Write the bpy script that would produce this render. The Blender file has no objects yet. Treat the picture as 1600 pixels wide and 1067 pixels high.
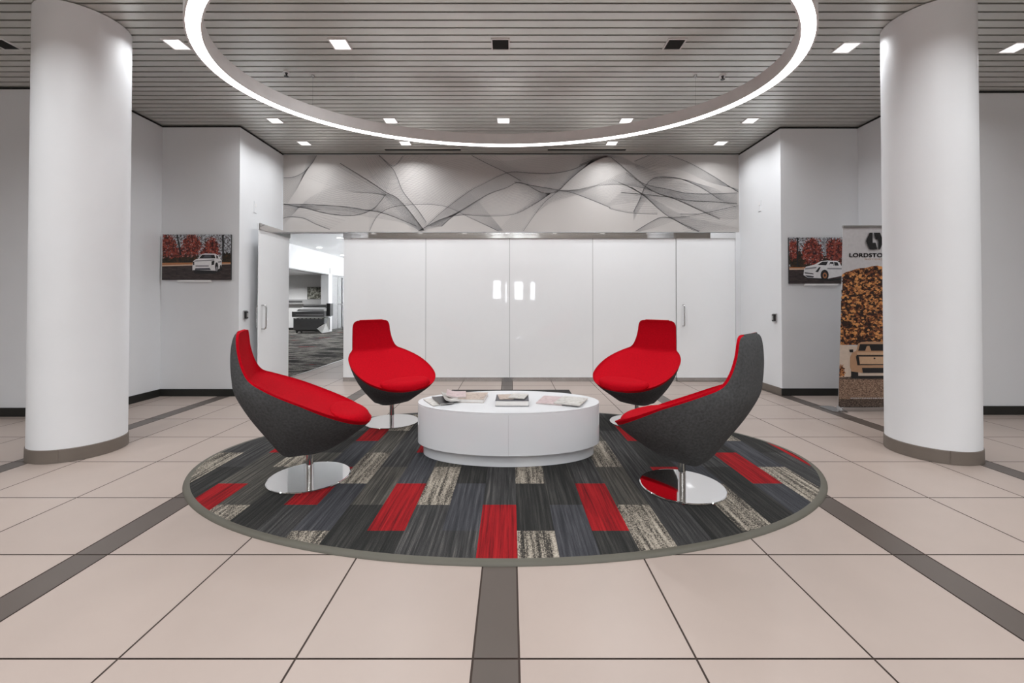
import bpy, math, random
from mathutils import Vector, Matrix
random.seed(7)
C = bpy.context.scene.collection
PI = math.pi

# ------------------------------------------------------------------ materials
def srgb(r, g, b):
    def f(c):
        c /= 255.0
        return c / 12.92 if c <= 0.04045 else ((c + 0.055) / 1.055) ** 2.4
    return (f(r), f(g), f(b), 1.0)

def new_mat(name):
    m = bpy.data.materials.new(name)
    m.use_nodes = True
    nt = m.node_tree
    return m, nt, nt.nodes['Principled BSDF']

def paint(name, col, rough=0.5, metal=0.0, spec=0.5, var=0.04, scale=8.0, bump=0.0, bscale=200.0, coat=0.0):
    """principled surface with a little procedural unevenness"""
    m, nt, b = new_mat(name)
    tc = nt.nodes.new('ShaderNodeTexCoord')
    n = nt.nodes.new('ShaderNodeTexNoise'); n.inputs['Scale'].default_value = scale; n.inputs['Detail'].default_value = 4
    nt.links.new(tc.outputs['Object'], n.inputs['Vector'])
    r = nt.nodes.new('ShaderNodeValToRGB')
    lo = [max(0, c * (1 - var)) for c in col[:3]] + [1]
    hi = [min(1, c * (1 + var)) for c in col[:3]] + [1]
    r.color_ramp.elements[0].color = lo; r.color_ramp.elements[1].color = hi
    r.color_ramp.elements[0].position = 0.3; r.color_ramp.elements[1].position = 0.7
    nt.links.new(n.outputs['Fac'], r.inputs['Fac'])
    nt.links.new(r.outputs['Color'], b.inputs['Base Color'])
    b.inputs['Roughness'].default_value = rough
    b.inputs['Metallic'].default_value = metal
    b.inputs['Specular IOR Level'].default_value = spec
    if coat: b.inputs['Coat Weight'].default_value = coat; b.inputs['Coat Roughness'].default_value = 0.04
    if bump:
        n2 = nt.nodes.new('ShaderNodeTexNoise'); n2.inputs['Scale'].default_value = bscale; n2.inputs['Detail'].default_value = 3
        nt.links.new(tc.outputs['Object'], n2.inputs['Vector'])
        bp = nt.nodes.new('ShaderNodeBump'); bp.inputs['Strength'].default_value = bump; bp.inputs['Distance'].default_value = 0.002
        nt.links.new(n2.outputs['Fac'], bp.inputs['Height'])
        nt.links.new(bp.outputs['Normal'], b.inputs['Normal'])
    return m

def glow(name, col, strength):
    m, nt, b = new_mat(name)
    b.inputs['Base Color'].default_value = (0.9, 0.9, 0.9, 1)
    b.inputs['Emission Color'].default_value = col
    b.inputs['Emission Strength'].default_value = strength
    return m

def streaks(name, stops, sx=38.0, sy=1.6, rough=0.95, speck=0.35, axis='Y', speck_scale=260):
    """carpet: streaks running along one axis, broken up by fine pile speckle"""
    m, nt, b = new_mat(name)
    tc = nt.nodes.new('ShaderNodeTexCoord')
    mp = nt.nodes.new('ShaderNodeMapping')
    mp.inputs['Scale'].default_value = (sx, sy, 1) if axis == 'Y' else (sy, sx, 1)
    nt.links.new(tc.outputs['Object'], mp.inputs['Vector'])
    n = nt.nodes.new('ShaderNodeTexNoise'); n.inputs['Scale'].default_value = 1.0; n.inputs['Detail'].default_value = 5; n.inputs['Roughness'].default_value = 0.65
    nt.links.new(mp.outputs['Vector'], n.inputs['Vector'])
    n2 = nt.nodes.new('ShaderNodeTexNoise'); n2.inputs['Scale'].default_value = speck_scale; n2.inputs['Detail'].default_value = 2
    nt.links.new(tc.outputs['Object'], n2.inputs['Vector'])
    mx = nt.nodes.new('ShaderNodeMix'); mx.data_type = 'FLOAT'; mx.inputs[0].default_value = speck
    nt.links.new(n.outputs['Fac'], mx.inputs[2]); nt.links.new(n2.outputs['Fac'], mx.inputs[3])
    r = nt.nodes.new('ShaderNodeValToRGB')
    el = r.color_ramp.elements
    while len(el) < len(stops): el.new(0.5)
    for e, (p, c) in zip(el, stops): e.position = p; e.color = c
    nt.links.new(mx.outputs[0], r.inputs['Fac'])
    nt.links.new(r.outputs['Color'], b.inputs['Base Color'])
    b.inputs['Roughness'].default_value = rough; b.inputs['Specular IOR Level'].default_value = 0.15
    bp = nt.nodes.new('ShaderNodeBump'); bp.inputs['Strength'].default_value = 0.5; bp.inputs['Distance'].default_value = 0.004
    nt.links.new(n2.outputs['Fac'], bp.inputs['Height']); nt.links.new(bp.outputs['Normal'], b.inputs['Normal'])
    return m

def blotch(name, stops, scale, detail=6.0, rough=0.45, stretch=(1, 1, 1), spec=0.4):
    """printed picture ink: noise run through a colour ramp"""
    m, nt, b = new_mat(name)
    tc = nt.nodes.new('ShaderNodeTexCoord')
    mp = nt.nodes.new('ShaderNodeMapping'); mp.inputs['Scale'].default_value = stretch
    nt.links.new(tc.outputs['Object'], mp.inputs['Vector'])
    n = nt.nodes.new('ShaderNodeTexNoise'); n.inputs['Scale'].default_value = scale; n.inputs['Detail'].default_value = detail; n.inputs['Roughness'].default_value = 0.7
    nt.links.new(mp.outputs['Vector'], n.inputs['Vector'])
    r = nt.nodes.new('ShaderNodeValToRGB')
    el = r.color_ramp.elements
    while len(el) < len(stops): el.new(0.5)
    for e, (p, c) in zip(el, stops): e.position = p; e.color = c
    nt.links.new(n.outputs['Fac'], r.inputs['Fac'])
    nt.links.new(r.outputs['Color'], b.inputs['Base Color'])
    b.inputs['Roughness'].default_value = rough; b.inputs['Specular IOR Level'].default_value = spec
    return m

def tile_mat(name, col, rough, var):
    m, nt, b = new_mat(name)
    tc = nt.nodes.new('ShaderNodeTexCoord')
    n = nt.nodes.new('ShaderNodeTexNoise'); n.inputs['Scale'].default_value = 3.5; n.inputs['Detail'].default_value = 6
    nt.links.new(tc.outputs['Object'], n.inputs['Vector'])
    g = nt.nodes.new('ShaderNodeNewGeometry')
    mx = nt.nodes.new('ShaderNodeMix'); mx.data_type = 'FLOAT'; mx.inputs[0].default_value = 0.35
    nt.links.new(n.outputs['Fac'], mx.inputs[2]); nt.links.new(g.outputs['Random Per Island'], mx.inputs[3])
    r = nt.nodes.new('ShaderNodeValToRGB')
    r.color_ramp.elements[0].color = [c * (1 - var) for c in col[:3]] + [1]; r.color_ramp.elements[0].position = 0.25
    r.color_ramp.elements[1].color = [min(1, c * (1 + var)) for c in col[:3]] + [1]; r.color_ramp.elements[1].position = 0.75
    nt.links.new(mx.outputs[0], r.inputs['Fac']); nt.links.new(r.outputs['Color'], b.inputs['Base Color'])
    b.inputs['Roughness'].default_value = rough; b.inputs['Specular IOR Level'].default_value = 0.35
    return m

MT = {}
MT['wall'] = paint('white wall paint', (0.765, 0.78, 0.80, 1), 0.6, spec=0.25, var=0.012, scale=2.0, bump=0.12, bscale=160)
MT['column'] = paint('white column paint', (0.785, 0.80, 0.82, 1), 0.5, spec=0.3, var=0.012, scale=3.0, bump=0.05, bscale=120)
MT['tile'] = tile_mat('beige porcelain tile', srgb(168, 154, 146), 0.36, 0.04)
MT['strip'] = tile_mat('taupe tile strip', srgb(88, 80, 75), 0.34, 0.06)
MT['grout'] = paint('dark grout', srgb(58, 46, 40), 0.9)
MT['slat'] = paint('brushed metal slat', (0.66, 0.66, 0.625, 1), 0.36, metal=0.65, var=0.07, scale=1.2)
MT['void'] = paint('dark ceiling void', (0.012, 0.012, 0.011, 1), 0.9)
MT['black'] = paint('black vinyl', srgb(30, 30, 27), 0.5)
MT['taupe'] = paint('taupe vinyl base', srgb(112, 103, 95), 0.5)
MT['chrome'] = paint('polished chrome', (0.86, 0.86, 0.86, 1), 0.04, metal=1.0, var=0.0)
MT['steel'] = paint('brushed steel', (0.55, 0.55, 0.55, 1), 0.25, metal=1.0, var=0.05)
MT['glass'] = paint('white frosted glass', (0.875, 0.89, 0.905, 1), 0.025, spec=0.5, var=0.004)
MT['seam'] = paint('grey glass edge', (0.42, 0.43, 0.43, 1), 0.3)
MT['red'] = paint('red wool', (0.45, 0.002, 0.010, 1), 0.9, spec=0.06, var=0.13, scale=90, bump=0.35, bscale=420)
MT['felt'] = paint('charcoal felt', srgb(74, 75, 76), 0.95, spec=0.12, var=0.22, scale=70, bump=0.3, bscale=380)
MT['lacquer'] = paint('white lacquer', (0.72, 0.735, 0.76, 1), 0.12, spec=0.5, var=0.005)
MT['rug_edge'] = paint('olive rubber edge', srgb(88, 85, 76), 0.6)
MT['mat'] = paint('black mat', srgb(34, 33, 31), 0.9, bump=0.3)
MT['mural'] = paint('warm grey wallcovering', srgb(182, 178, 175), 0.65, var=0.03, scale=1.0)
MT['ink'] = paint('slate ink', (0.13, 0.13, 0.135, 1), 0.7)
MT['ink2'] = paint('pale slate ink', (0.31, 0.305, 0.305, 1), 0.7)
MT['alu'] = paint('white powder coat', (0.70, 0.69, 0.685, 1), 0.4)
MT['ring_glow'] = glow('ring diffuser glow', (1.0, 0.99, 0.975, 1), 7.0)
MT['lamp_glow'] = glow('downlight glow', (1.0, 0.99, 0.98, 1), 1.1)
MT['office_glow'] = glow('office downlight glow', (1.0, 0.99, 0.98, 1), 5.0)
MT['plastic_black'] = paint('black plastic', (0.02, 0.02, 0.02, 1), 0.35)
MT['plastic_grey'] = paint('grey plastic', (0.38, 0.38, 0.38, 1), 0.4)
MT['plastic_mid'] = paint('dark grey plastic', (0.10, 0.10, 0.10, 1), 0.45)
MT['white'] = paint('white plastic', (0.8, 0.8, 0.8, 1), 0.4)
MT['paper'] = paint('white paper', (0.78, 0.77, 0.75, 1), 0.7)
MT['office_wall'] = paint('office wall paint', (0.80, 0.80, 0.80, 1), 0.6, var=0.01)
MT['office_ceiling'] = paint('office ceiling paint', (0.66, 0.66, 0.66, 1), 0.7, var=0.01)
MT['office_glass'] = paint('grey office glass', (0.42, 0.42, 0.42, 1), 0.15)
d0, d1, d2, d3 = srgb(30, 30, 30), srgb(50, 50, 50), srgb(74, 73, 73), srgb(118, 114, 108)
MT['pl0'] = streaks('charcoal plank', [(0.3, d0), (0.47, d1), (0.58, d2), (0.7, d3)], sx=60)
MT['pl1'] = streaks('black plank', [(0.3, srgb(26, 26, 26)), (0.5, srgb(44, 44, 43)), (0.62, srgb(66, 65, 63)), (0.74, d3)], sx=60)
MT['pl2'] = streaks('slate plank', [(0.3, srgb(32, 33, 35)), (0.48, srgb(56, 57, 61)), (0.6, srgb(78, 78, 82)), (0.72, d3)], sx=60)
MT['pl3'] = streaks('ash plank', [(0.3, d0), (0.45, srgb(58, 57, 54)), (0.57, srgb(86, 83, 78)), (0.7, srgb(136, 130, 120))], sx=60)
MT['plr'] = streaks('red plank', [(0.3, srgb(44, 14, 15)), (0.43, srgb(104, 20, 24)), (0.54, srgb(150, 26, 31)), (0.75, srgb(168, 40, 42))], sx=60)
MT['plb'] = streaks('beige plank', [(0.36, d0), (0.46, srgb(74, 70, 65)), (0.54, srgb(150, 142, 130)), (0.72, srgb(200, 192, 178))], speck=0.45, speck_scale=150)
MT['office_carpet'] = streaks('office carpet', [(0.34, srgb(26, 26, 26)), (0.45, srgb(62, 61, 59)), (0.52, srgb(150, 146, 140)), (0.56, srgb(66, 64, 62)), (0.62, srgb(54, 50, 50)), (0.65, srgb(180, 44, 46)), (0.69, srgb(60, 58, 56))], sx=2.4, sy=0.8, axis='X', speck=0.12, speck_scale=40)

# ------------------------------------------------------------------ mesh helpers
class MB:
    def __init__(s): s.v = []; s.f = []; s.m = []
    def vert(s, p): s.v.append(tuple(p)); return len(s.v) - 1
    def face(s, idx, m=0): s.f.append(tuple(idx)); s.m.append(m)
    def poly(s, pts, m=0): s.face([s.vert(p) for p in pts], m)
    def box(s, x0, x1, y0, y1, z0, z1, m=0):
        b = len(s.v)
        for z in (z0, z1):
            for x, y in ((x0, y0), (x1, y0), (x1, y1), (x0, y1)): s.v.append((x, y, z))
        for q in ((0, 3, 2, 1), (4, 5, 6, 7), (0, 1, 5, 4), (1, 2, 6, 5), (2, 3, 7, 6), (3, 0, 4, 7)):
            s.face([b + i for i in q], m)
    def rbox(s, x0, x1, y0, y1, z0, z1, r=0.01, m=0, seg=4):
        """box with rounded vertical edges and a chamfered top and bottom rim"""
        pts = []
        for cx, cy, a0 in ((x1 - r, y1 - r, 0), (x0 + r, y1 - r, 90), (x0 + r, y0 + r, 180), (x1 - r, y0 + r, 270)):
            for k in range(seg + 1):
                a = math.radians(a0 + 90 * k / seg)
                pts.append((cx + r * math.cos(a), cy + r * math.sin(a), cx, cy))
        c = min(r, (z1 - z0) / 2) * 0.35
        rings = []
        for z, k in ((z0, 1), (z0 + c, 0), (z1 - c, 0), (z1, 1)):
            rings.append([s.vert((px + (cx - px) * 0.35 * k, py + (cy - py) * 0.35 * k, z)) for px, py, cx, cy in pts])
        n = len(pts)
        for a, b in zip(rings, rings[1:]):
            for i in range(n): s.face((a[i], a[(i + 1) % n], b[(i + 1) % n], b[i]), m)
        s.face(rings[0][::-1], m); s.face(rings[-1], m)
    def lathe(s, prof, n=48, cx=0, cy=0, m=0, ax=1.0, ay=1.0, close_bottom=True, close_top=True):
        """profile [(r, z)] swept round; ax and ay scale the radius to make ovals"""
        rings = []
        for r, z in prof:
            rings.append([s.vert((cx + r * ax * math.cos(2 * PI * i / n), cy + r * ay * math.sin(2 * PI * i / n), z)) for i in range(n)])
        for a, b in zip(rings, rings[1:]):
            for i in range(n): s.face((a[i], a[(i + 1) % n], b[(i + 1) % n], b[i]), m)
        if close_bottom: s.face(rings[0][::-1], m)
        if close_top: s.face(rings[-1], m)
    def oval(s, prof, a, b, n=96, cx=0, cy=0, m=0, closed=False, caps=False):
        """profile [(inset, z)] offset inward from an oval with half axes a and b"""
        rings = []
        for d, z in prof:
            rings.append([s.vert((cx + (a - d) * math.cos(2 * PI * i / n), cy + (b - d) * math.sin(2 * PI * i / n), z)) for i in range(n)])
        pairs = list(zip(rings, rings[1:])) + ([(rings[-1], rings[0])] if closed else [])
        for p, q in pairs:
            for i in range(n): s.face((p[i], p[(i + 1) % n], q[(i + 1) % n], q[i]), m)
        if caps: s.face(rings[0][::-1], m); s.face(rings[-1], m)
    def tube(s, path, r, n=12, m=0):
        P = [Vector(p) for p in path]; rings = []
        up = Vector((0, 0, 1))
        for i, p in enumerate(P):
            t = (P[min(i + 1, len(P) - 1)] - P[max(i - 1, 0)]).normalized()
            ref = up if abs(t.dot(up)) < 0.9 else Vector((0, 1, 0))
            u = t.cross(ref).normalized(); w = u.cross(t).normalized()
            rings.append([s.vert(p + r * (math.cos(2 * PI * k / n) * u + math.sin(2 * PI * k / n) * w)) for k in range(n)])
        for a, b in zip(rings, rings[1:]):
            for i in range(n): s.face((a[i], a[(i + 1) % n], b[(i + 1) % n], b[i]), m)
        s.face(rings[0][::-1], m); s.face(rings[-1], m)
    def build(s, name, mats, parent=None, smooth=False, fix=True):
        me = bpy.data.meshes.new(name)
        me.from_pydata(s.v, [], s.f)
        for mt in (mats if isinstance(mats, (list, tuple)) else [mats]): me.materials.append(MT[mt] if isinstance(mt, str) else mt)
        for p, k in zip(me.polygons, s.m): p.material_index = k
        if fix:
            import bmesh
            bm = bmesh.new(); bm.from_mesh(me)
            bmesh.ops.remove_doubles(bm, verts=bm.verts, dist=1e-5)
            bmesh.ops.recalc_face_normals(bm, faces=bm.faces)
            bm.to_mesh(me); bm.free()
        if smooth:
            for p in me.polygons: p.use_smooth = True
            me.set_sharp_from_angle(angle=math.radians(38 if smooth is True else smooth))
        o = bpy.data.objects.new(name, me); C.objects.link(o)
        if parent: o.parent = parent
        return o

def tag(o, label, cat, group=None):
    o['label'] = label; o['category'] = cat
    if group: o['group'] = group
    return o
def thing(name, label, cat, loc=(0, 0, 0), rz=0.0, group=None):
    o = bpy.data.objects.new(name, None); C.objects.link(o)
    o.location = loc; o.rotation_euler = (0, 0, rz); o.empty_display_size = 0.1
    return tag(o, label, cat, group)
def struct(o): o['kind'] = 'structure'; return o
def dup(root, loc, rz, label):
    r = root.copy(); C.objects.link(r); r.location = loc; r.rotation_euler = (0, 0, rz); r['label'] = label
    for ch in list(root.children):
        c = ch.copy(); C.objects.link(c); c.parent = r
        for g in list(ch.children):
            d = g.copy(); C.objects.link(d); d.parent = c
    return r
def lerp_tab(tab, t):
    """monotone smooth lookup in a table of rows (t, a, b, ...)"""
    for i in range(len(tab) - 1):
        if t <= tab[i + 1][0]:
            p0 = tab[max(i - 1, 0)]; p1 = tab[i]; p2 = tab[i + 1]; p3 = tab[min(i + 2, len(tab) - 1)]
            h = p2[0] - p1[0]; u = (t - p1[0]) / h
            out = []
            for k in range(1, len(p1)):
                m1 = (p2[k] - p0[k]) / (p2[0] - p0[0]) * h if p2[0] != p0[0] else 0
                m2 = (p3[k] - p1[k]) / (p3[0] - p1[0]) * h if p3[0] != p1[0] else 0
                u2, u3 = u * u, u * u * u
                out.append((2 * u3 - 3 * u2 + 1) * p1[k] + (u3 - 2 * u2 + u) * m1 + (-2 * u3 + 3 * u2) * p2[k] + (u3 - u2) * m2)
            return out
    return list(tab[-1][1:])

# ------------------------------------------------------------------ the setting
CEIL = 3.588
WB = 6.65                      # face of the back wall
def shell(name, boxes, mat='wall'):
    b = MB()
    for q in boxes: b.box(*q)
    return struct(b.build(name, mat))

# floor: tiles and taupe strips laid in a dark grout bed
xc = -0.05
cols = []                      # (x0, x1, is_strip)
for k in (-1, 0, 1):
    s0 = xc + 2.0 * k
    cols.append((s0 - 0.08, s0 + 0.08, 1))
    for a in (0.08, 0.08 + 0.6133, 0.08 + 1.2267):
        cols.append((s0 + a, s0 + a + 0.6133, 0))
for a in (0.08, 0.6933, 1.3067): cols.append((xc - 2.0 - a - 0.6133, xc - 2.0 - a, 0))
cols = [c for c in cols if -3.64 < (c[0] + c[1]) / 2 < 3.53]
cols = [c for c in cols if not (c[2] == 0 and (c[0] < xc - 3.6 or c[1] > xc + 3.6))]
lx, rx = xc - 3.655, xc + 3.62
cols += [(lx, min(c[0] for c in cols), 0), (max(c[1] for c in cols), rx, 0), (lx - 0.15, lx, 1), (rx, rx + 0.15, 1)]
x = lx - 0.15
while x > -9: cols.append((x - 0.6133, x, 0)); x -= 0.6133
x = rx + 0.15
while x < 9: cols.append((x, x + 0.6133, 0)); x += 0.6133
rows = []
y = 1.476 - 0.605 * 19
while y < 13: rows.append((y, y + 0.605)); y += 0.605
fb = MB(); g = 0.0038
fb.box(-9.6, 9.6, -10.2, 6.75, -0.12, -0.0025, 2)
fb.box(-3.62, 4.9, 6.75, 13.2, -0.12, -0.0025, 2)
for x0, x1, st in cols:
    for y0, y1 in rows:
        if y0 > 6.6 and (x1 < -3.7 or x0 > -2.6): continue
        X0, X1 = x0, x1
        if y0 > 6.6: X0 = max(x0, -3.62); X1 = min(x1, -2.6)
        if X1 - X0 < 0.02: continue
        fb.poly([(X0 + g, y0 + g, 0), (X1 - g, y0 + g, 0), (X1 - g, y1 - g, 0), (X0 + g, y1 - g, 0)], 1 if st else 0)
struct(fb.build('floor', ['tile', 'strip', 'grout'], fix=False))
b = MB(); b.box(-16, -3.63, 6.76, 24, -0.12, 0.002)
struct(b.build('floor_office', 'office_carpet'))
b = MB(); b.box(-3.655, -3.615, 6.76, 13.2, -0.01, 0.006)
struct(b.build('trim_1', 'steel'))

# slatted metal ceiling under a dark void
cb = MB(); p = 0.0985
k0 = int((-10 - 3.397) / p)
for k in range(k0, 40):
    y0 = 3.397 + k * p
    if y0 + 0.03 > WB: break
    cb.box(-9.4, 9.4, y0 + 0.009, min(y0 + p - 0.009, WB - 0.004), CEIL + 0.002, CEIL + 0.014, 0)
cb.box(-9.4, 9.4, -10.1, WB + 0.1, CEIL + 0.07, CEIL + 0.12, 1)
struct(cb.build('ceiling', ['slat', 'void']))

H = CEIL - 0.004
DL, DR = 4.6, 4.68
PL, PR = 5.6, 5.64
shell('wall_back', [(-3.6, 3.62, WB, WB + 0.12, 2.345, H)])
shell('wall_left_pier', [(-4.75, -3.6, PL, WB + 0.12, 0, H)])
shell('wall_right_pier', [(3.62, 4.78, PR, WB + 0.12, 0, H)])
shell('wall_left_recess', [(-4.75, -4.635, DL + .12, PL, 0, H)])
shell('wall_right_recess', [(4.66, 4.78, DR + .12, PR, 0, H)])
shell('wall_left_front', [(-9.4, -4.635, DL, DL + 0.12, 0, H)])
shell('wall_right_front', [(4.66, 9.4, DR, DR + 0.12, 0, H)])
shell('wall_left', [(-9.4, -9.2, -10.1, DL, 0, H)])
shell('wall_right', [(9.2, 9.4, -10.1, DR, 0, H)])
# rear wall behind the viewer with three tall windows
RW = -10.0
wins = [(-0.98, -0.50, 1.45, 2.50), (0.20, 0.72, 1.40, 2.44), (1.08, 1.38, 1.40, 2.42), (-0.30, -0.18, 1.2, 2.40)]
xs = sorted(set([-9.4, 9.4] + [w[0] for w in wins] + [w[1] for w in wins]))
boxes = []
for a, c in zip(xs, xs[1:]):
    w = [q for q in wins if abs(q[0] - a) < 1e-6 and abs(q[1] - c) < 1e-6]
    if w:
        boxes += [(a, c, RW - 0.2, RW, 0, w[0][2]), (a, c, RW - 0.2, RW, w[0][3], H)]
    else: boxes.append((a, c, RW - 0.2, RW, 0, H))
shell('wall_rear', boxes)
for i, (a, c, z0, z1) in enumerate(wins):
    fr = MB()
    for q in ((a, a + 0.03, z0, z1), (c - 0.03, c, z0, z1), (a + 0.03, c - 0.03, z0, z0 + 0.03), (a + 0.03, c - 0.03, z1 - 0.03, z1), (a + 0.03, c - 0.03, (z0 + z1) / 2 - 0.015, (z0 + z1) / 2 + 0.015)):
        fr.box(q[0], q[1], RW - 0.14, RW - 0.08, q[2], q[3])
    struct(fr.build('window_%d' % (i + 1), 'alu'))

# baseboards (black on the facing walls) and black reveal along the ceiling
def run(name, segs, mat, z0, z1, t):
    b = MB()
    for x0, y0, x1, y1 in segs:
        b.box(min(x0, x1), max(x0, x1), min(y0, y1), max(y0, y1), z0, z1)
    return struct(b.build(name, mat))
bb = 0.095
run('baseboard_left', [(-9.2, DL - 0.014, -4.635, DL - 0.002), (-4.635, DL - 0.014, -4.622, PL - 0.012), (-4.634, PL - 0.014, -3.587, PL - 0.001)], 'black', 0.001, bb, 0)
run('baseboard_left_return', [(-3.6, PL - 0.0005, -3.587, WB)], 'taupe', 0.001, bb, 0)
run('baseboard_right', [(4.66, DR - 0.014, 9.2, DR - 0.002), (4.647, DR - 0.014, 4.66, PR - 0.012), (3.607, PR - 0.014, 4.66, PR - 0.001)], 'black', 0.001, bb, 0)
run('baseboard_right_return', [(3.607, PR - 0.0005, 3.62, WB)], 'taupe', 0.001, bb, 0)
zr0, zr1 = CEIL - 0.016, CEIL
run('trim_2', [(-9.2, DL - 0.012, -4.635, DL), (-4.635, DL - 0.012, -4.623, PL), (-4.635, PL - 0.012, -3.588, PL), (-3.6, PL, -3.588, WB)], 'void', zr0, zr1, 0)
run('trim_3', [(4.66, DR - 0.012, 9.2, DR), (4.648, DR - 0.012, 4.66, PR), (3.608, PR - 0.012, 4.66, PR), (3.608, PR, 3.62, WB)], 'void', zr0, zr1, 0)
run('trim_4', [(-3.588, WB - 0.012, 3.608, WB)], 'void', zr0 + 0.008, zr1, 0)

struct((lambda m: (m.box(3.548, 3.62, WB - .002, WB + .12, 0, 2.345), m.build('trim_6', 'wall'))[1])(MB()))
shell('wall_corridor', [(-2.45, 4.9, 8.2, 8.3, 0, 3.3), (4.78, 4.9, PR, 8.2, 0, H), (-2.45, 4.9, WB + .13, 8.3, 3.3, 3.34)])
shell('ceiling_light_block', [(-16, 9.4, WB + .10, WB + .16, 3.2, CEIL + .12)], 'void')  # unseen skirt added to stop sky light leaking in above the back wall

# round columns with a taupe wrap at the foot
for nm, cx, cy, r in (('column', -3.595, 3.54, 0.300), ('column.001', 3.471, 3.50, 0.290)):
    b = MB(); b.lathe([(r, 0.0), (r, H)], 72, cx, cy)
    c = struct(b.build(nm, 'column', smooth=True))
    b = MB(); b.lathe([(r + 0.003, 0.0), (r + 0.007, 0.002), (r + 0.006, 0.10), (r + 0.001, 0.104)], 72, cx, cy, close_bottom=False, close_top=False)
    b.box(cx - 0.004 + (0.12 if cx < 0 else -0.12), cx + 0.004 + (0.12 if cx < 0 else -0.12), cy - r * 0.927 - 0.004, cy - r * 0.90, 0.001, 0.103)
    b.build('base_wrap', 'taupe', c, smooth=True)

# ------------------------------------------------------------------ mural over the glass
mural = thing('wall_mural', 'long warm grey wall mural of fine dark wavy lines above the white glass wall', 'mural', (0, WB, 0))
b = MB(); b.box(-3.585, 3.605, -0.006, -0.0005, 2.352, CEIL - 0.016)
b.build('wallcovering', 'mural', mural)
def R4(*p): return [(440 + u / 6.154, 230 + v / 6.154) for u, v in p]
def R5(*p): return [(690 + u / 6.154, 230 + v / 6.154) for u, v in p]
def R6(*p): return [(930 + u / 6.154, 230 + v / 6.154) for u, v in p]
def MW(q): return ((q[0] - 797.5) / 660 * WB, 1.23 + (473.5 - q[1]) / 660 * WB)
def resample(pts, n=56):
    out = []; m = len(pts) - 1
    for i in range(n + 1):
        t = i / n * m; k = min(int(t), m - 1); u = t - k
        p0, p1, p2, p3 = pts[max(k - 1, 0)], pts[k], pts[k + 1], pts[min(k + 2, m)]
        out.append(tuple(0.5 * (2 * p1[j] + (p2[j] - p0[j]) * u + (2 * p0[j] - 5 * p1[j] + 4 * p2[j] - p3[j]) * u * u + (3 * p1[j] - p0[j] - 3 * p2[j] + p3[j]) * u ** 3) for j in (0, 1)))
    return out
lb = MB()
def ribbon(pts, w, m):
    pts = [MW(q) for q in pts]
    n = len(pts)
    def ok(p): return -3.58 < p[0] < 3.60 and 2.356 < p[1] < CEIL - 0.02
    prev = None
    for i in range(n):
        a, c = pts[max(i - 1, 0)], pts[min(i + 1, n - 1)]
        dx, dz = c[0] - a[0], c[1] - a[1]; L = math.hypot(dx, dz) or 1
        ox, oz = -dz / L * w / 2, dx / L * w / 2
        if not ok(pts[i]): prev = None; continue
        cur = (lb.vert((pts[i][0] + ox, -0.0075, pts[i][1] + oz)), lb.vert((pts[i][0] - ox, -0.0075, pts[i][1] - oz)))
        if prev: lb.face((prev[0], prev[1], cur[1], cur[0]), m)
        prev = cur
def fan(A, B, n, pw=1.6, w=0.0029, edge=0.0075, m=1):
    A, B = resample(A), resample(B)
    for i in range(n + 1):
        t = (i / n) ** pw
        ribbon([(a[0] + (c[0] - a[0]) * t, a[1] + (c[1] - a[1]) * t) for a, c in zip(A, B)], edge if i == 0 else w, 0 if i < 2 else m)
c_main = R4((560, 150), (850, 330), (1000, 430), (1100, 480), (1200, 580), (1280, 680), (1370, 800))
c_top = R4((870, 50), (940, 80), (1020, 160), (1070, 210), (1110, 290), (1170, 430), (1300, 590), (1390, 720))
c_left = R4((0, 290), (100, 285), (200, 240), (280, 160), (340, 60))
c_mid = R4((0, 550), (150, 545), (400, 555), (600, 570), (800, 600), (1000, 640), (1300, 760))
c_bowl = R4((0, 540), (250, 590), (400, 630), (600, 655), (750, 645), (880, 590), (940, 530), (1000, 450))
c_low = R4((0, 690), (60, 670), (200, 680), (330, 740), (460, 790))
c_band = R5((0, 760), (100, 670), (250, 570), (450, 450), (620, 390), (720, 340), (800, 350), (950, 430), (1050, 440), (1130, 410), (1200, 340), (1300, 250), (1450, 120))
c_crest = R5((-150, 760), (0, 620), (250, 430), (400, 350), (560, 270), (680, 235), (850, 245), (1050, 250), (1250, 215), (1400, 150), (1600, 80))
c_peak = R6((-150, 170), (0, 110), (130, 90), (200, 130), (330, 240), (480, 370), (600, 440), (780, 500), (1000, 600), (1200, 690))
c_cross = R5((700, 330), (900, 370), (1130, 410), (1300, 450), (1600, 570)) + R6((150, 590), (350, 630), (600, 640))
c_rise = R5((900, 640), (1050, 530), (1300, 450), (1500, 360)) + R6((0, 375), (150, 300), (350, 210), (500, 130), (620, 60))
c_hook = R6((370, 620), (430, 500), (480, 380), (540, 310), (620, 285), (780, 290), (900, 330), (1030, 390), (1200, 500))
c_right = R6((300, 240), (480, 350), (700, 400), (900, 440), (1150, 445), (1370, 435))
c_right2 = R6((250, 430), (450, 450), (700, 475), (900, 510), (1100, 520), (1370, 540))
c_drop = R6((350, 380), (490, 480), (600, 580), (700, 660), (850, 740), (1010, 812))
c_wave = R6((380, 812), (550, 710), (650, 670), (750, 690), (910, 780), (1000, 812))
fan(c_main, R4((250, 290), (500, 380), (700, 430), (900, 440), (1000, 480), (1150, 640), (1250, 800)), 16)
fan(c_top, R4((700, 50), (800, 200), (900, 330), (960, 440), (1060, 560), (1200, 700), (1390, 810)), 16)
fan(R4((920, 60), (1000, 130), (1060, 175), (1110, 150), (1180, 55)), R4((760, 55), (900, 320), (1060, 400), (1200, 320), (1500, 55)), 7)
fan(c_left, R4((0, 640), (60, 520), (140, 400), (200, 260), (260, 55)), 18)
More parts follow.
